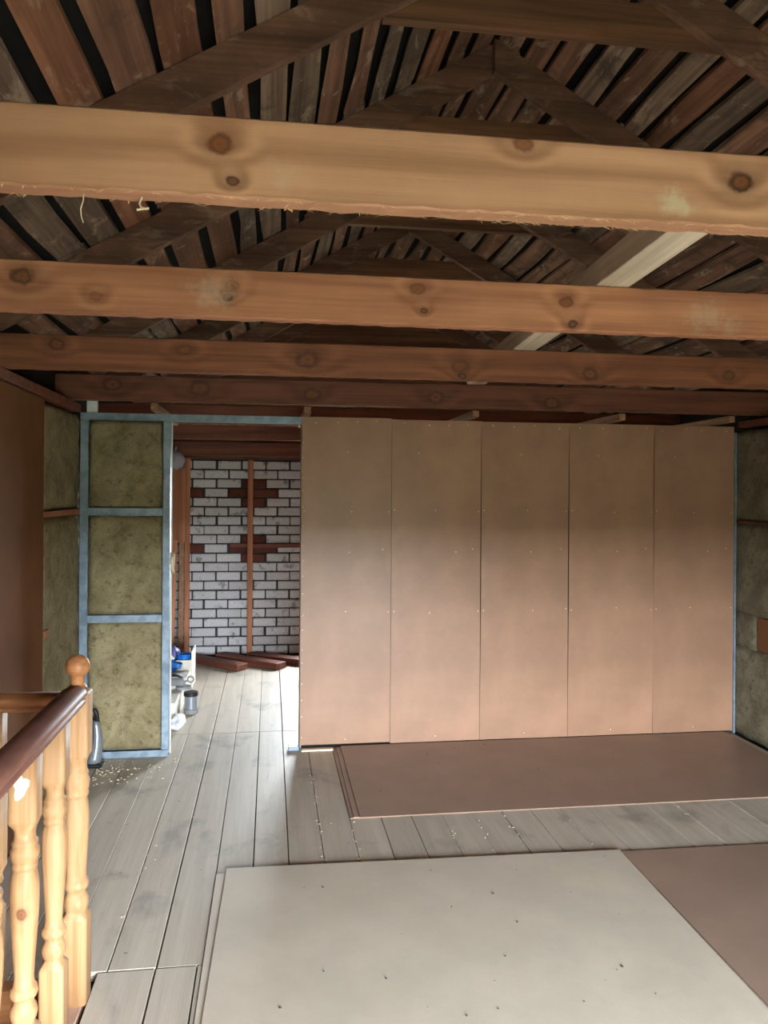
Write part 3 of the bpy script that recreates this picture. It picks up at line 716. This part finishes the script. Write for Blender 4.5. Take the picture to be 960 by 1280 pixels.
blob('violet_bag', (-.835, 7.30, .15), (.05, .07, .085), 'violet', 'crumpled violet film bag at the left of the white carton', 'bag', 3)
blob('white_rag', (-.845, 7.14, .21), (.036, .03, .035), 'white', 'small white rag between the blue coil and the violet bag', 'rag', 4)
blob('blue_glove', (-.81, 7.02, .172), (.075, .04, .035), 'blue', 'blue work glove on the grey case in front of the carton', 'glove', 6, .4)
# low case
case = empty('tool_case', (-.78, 6.4, 0)); tag(case, 'low light grey case on the floor behind the metal stud', 'case')
box('case_body', -.89, -.672, 5.98, 7.06, .002, .13, 'card', case, .006); box('case_lid', -.892, -.67, 5.975, 7.062, .1305, .17, 'card', case, .006)
# grinder
gd = empty('angle_grinder', (-.71, 6.42, .17)); tag(gd, 'grey angle grinder lying on the light grey case', 'power tool')
bm = bmesh.new(); tube(bm, [(-.13, .03, .05), (-.10, .025, .05), (-.02, .01, .05), (.04, -.005, .05), (.06, -.008, .05)], [.026, .032, .03, .036, .028], 14); link('grinder_body', bm_mesh(bm, 'grinder_body', True), 'grey', gd, (-.71, 6.42, .17))
bm = bmesh.new(); bmesh.ops.create_cone(bm, cap_ends=True, segments=24, radius1=.062, radius2=.058, depth=.018, matrix=Matrix.Translation((.05, -.01, .012))); link('disc_guard', bm_mesh(bm, 'disc_guard'), 'grey', gd, (-.71, 6.42, .17))
bm = bmesh.new(); tube(bm, [(.105+.022*math.cos(a), -.02, .075+.022*math.sin(a)) for a in [2*math.pi*k/16 for k in range(17)]], .007, 8, False); tube(bm, [(.05, -.01, .05), (.085, -.018, .068)], .008, 8); link('side_handle', bm_mesh(bm, 'side_handle', True), 'grey', gd, (-.71, 6.42, .17))
bm = bmesh.new(); tube(bm, [(-.12, .03, .085), (-.06, .02, .10), (0, .01, .098), (.04, 0, .085)], .009, 8); link('switch_grip', bm_mesh(bm, 'switch_grip', True), 'black', gd, (-.71, 6.42, .17))
# paint can
pc = empty('metal_can', (-.595, 6.33, 0)); tag(pc, 'small grey metal can with dark rims beside the light grey case', 'can')
def ring_mesh(name, r, z0, z1, mat):
    bm = bmesh.new(); loft(bm, [[(r_i*math.cos(2*math.pi*k/24), r_i*math.sin(2*math.pi*k/24), z) for k in range(24)] for r_i, z in ((r*.97, z0), (r, z0+.004), (r, z1-.004), (r*.97, z1))]); bmesh.ops.recalc_face_normals(bm, faces=bm.faces[:])
    return link(name, bm_mesh(bm, name), mat, pc, (-.595, 6.33, 0))
ring_mesh('bottom_rim', .056, .001, .035, 'grey'); ring_mesh('can_body', .05, .035, .135, 'silver'); ring_mesh('lid', .055, .135, .165, 'black')
blob('white_bag', (-.645, 5.90, .001), (.05, .09, .045), 'white', 'crumpled white bag on the floor in the doorway by the metal stud', 'bag', 9, .45)
# tuft on the stud
tag(link('wool_tuft', (lambda bm: ([tube(bm, [(R.uniform(-.005, .02), -.01, R.uniform(-.07, .07)), (R.uniform(.005, .025), -.015, R.uniform(-.07, .07)), (R.uniform(.0, .03), -.01, R.uniform(-.07, .07))], .004, 5) for _ in range(16)], bm_mesh(bm, 'wool_tuft', True))[1])(bmesh.new()), 'chip', None, (-.634, 5.31, 1.25)), 'pale fibre tuft caught on the edge of the metal stud', 'tuft')

# ================================================================== UPRIGHT APPLIANCE BY THE WOOL
ap = empty('upright_appliance', (-1.075, 5.17, 0)); tag(ap, 'silver and black upright appliance standing on the floor behind the newel post', 'appliance')
bm = bmesh.new(); rings = []
for k in range(11):
    t = k/10; z = .03+.25*t; cx = .004+.020*math.sin(t*2.6); rx = .048-.030*t**.8; ry = .055-.03*t
    rings.append([(cx+rx*math.cos(a), ry*math.sin(a), z) for a in [2*math.pi*i/18 for i in range(18)]])
loft(bm, rings); link('shell', bm_mesh(bm, 'shell', True), 'silver', ap, (-1.075, 5.17, 0))
bm = bmesh.new(); tube(bm, [(.022, 0, .26), (.020, 0, .32), (.008, 0, .35), (-.014, 0, .345), (-.026, 0, .30), (-.028, 0, .22), (-.022, 0, .15)], [.014, .013, .013, .013, .012, .012, .012], 10); link('handle', bm_mesh(bm, 'handle', True), 'black', ap, (-1.075, 5.17, 0))
box('foot', -1.128, -1.018, 5.115, 5.225, .001, .03, 'black', ap, .01)

# ================================================================== CRUMBS
def crumbs(name, pts, mat, label, smin, smax):
    bm = bmesh.new()
    for (x, y, z) in pts:
        s = R.uniform(smin, smax); q = [R.uniform(.5, 1.3) for _ in range(6)]
        v = [bm.verts.new(p) for p in ((x+s*q[0], y, z+s*.4), (x, y+s*q[1], z+s*.4), (x-s*q[2], y, z+s*.4), (x, y-s*q[3], z+s*.4), (x, y, z+s*.9), (x, y, z))]
        for i in range(4): bm.faces.new((v[i], v[(i+1) % 4], v[4])); bm.faces.new((v[(i+1) % 4], v[i], v[5]))
    bmesh.ops.recalc_face_normals(bm, faces=bm.faces[:])
    return tag(link(name, bm_mesh(bm, name), mat), label, 'debris', kind='stuff')
pts = [(-1.05+abs(R.gauss(0, .22)), 5.05+R.gauss(0, .12), .001) for _ in range(120)]
pts = [(min(p[0], -.55), min(p[1], 5.28), p[2]) for p in pts]
crumbs('wood_chips', pts, 'chip', 'wood chips strewn on the floor in front of the wool filled frame', .003, .010)
pts = []
for x in (.26, .424, .915, 1.08, 1.243, 1.57, 2.22): pts += [(x+R.gauss(0, .008), R.uniform(3.68, 4.12), .001) for _ in range(12)]
pts += [(.26+R.gauss(0, .008), R.uniform(4.1, 5.2), .001) for _ in range(30)]
pts += [(-.563+R.gauss(0, .006), R.uniform(3.2, 4.6), .001) for _ in range(22)]
pts += [(R.uniform(-.6, .4), R.uniform(3.7, 5.6), .001) for _ in range(40)]
crumbs('plaster_crumbs', pts, 'chip', 'pale crumbs scattered along the gaps of the floor boards', .002, .006)
pts = [(R.uniform(-.1, 1.6), R.uniform(2.5, 3.6), .0138) for _ in range(26)]+[(R.uniform(.55, 3.0), R.uniform(4.2, 5.25), .0225) for _ in range(14)]
crumbs('dark_specks', pts, 'speck', 'tiny dark specks on the hardboard sheets on the floor', .002, .006)
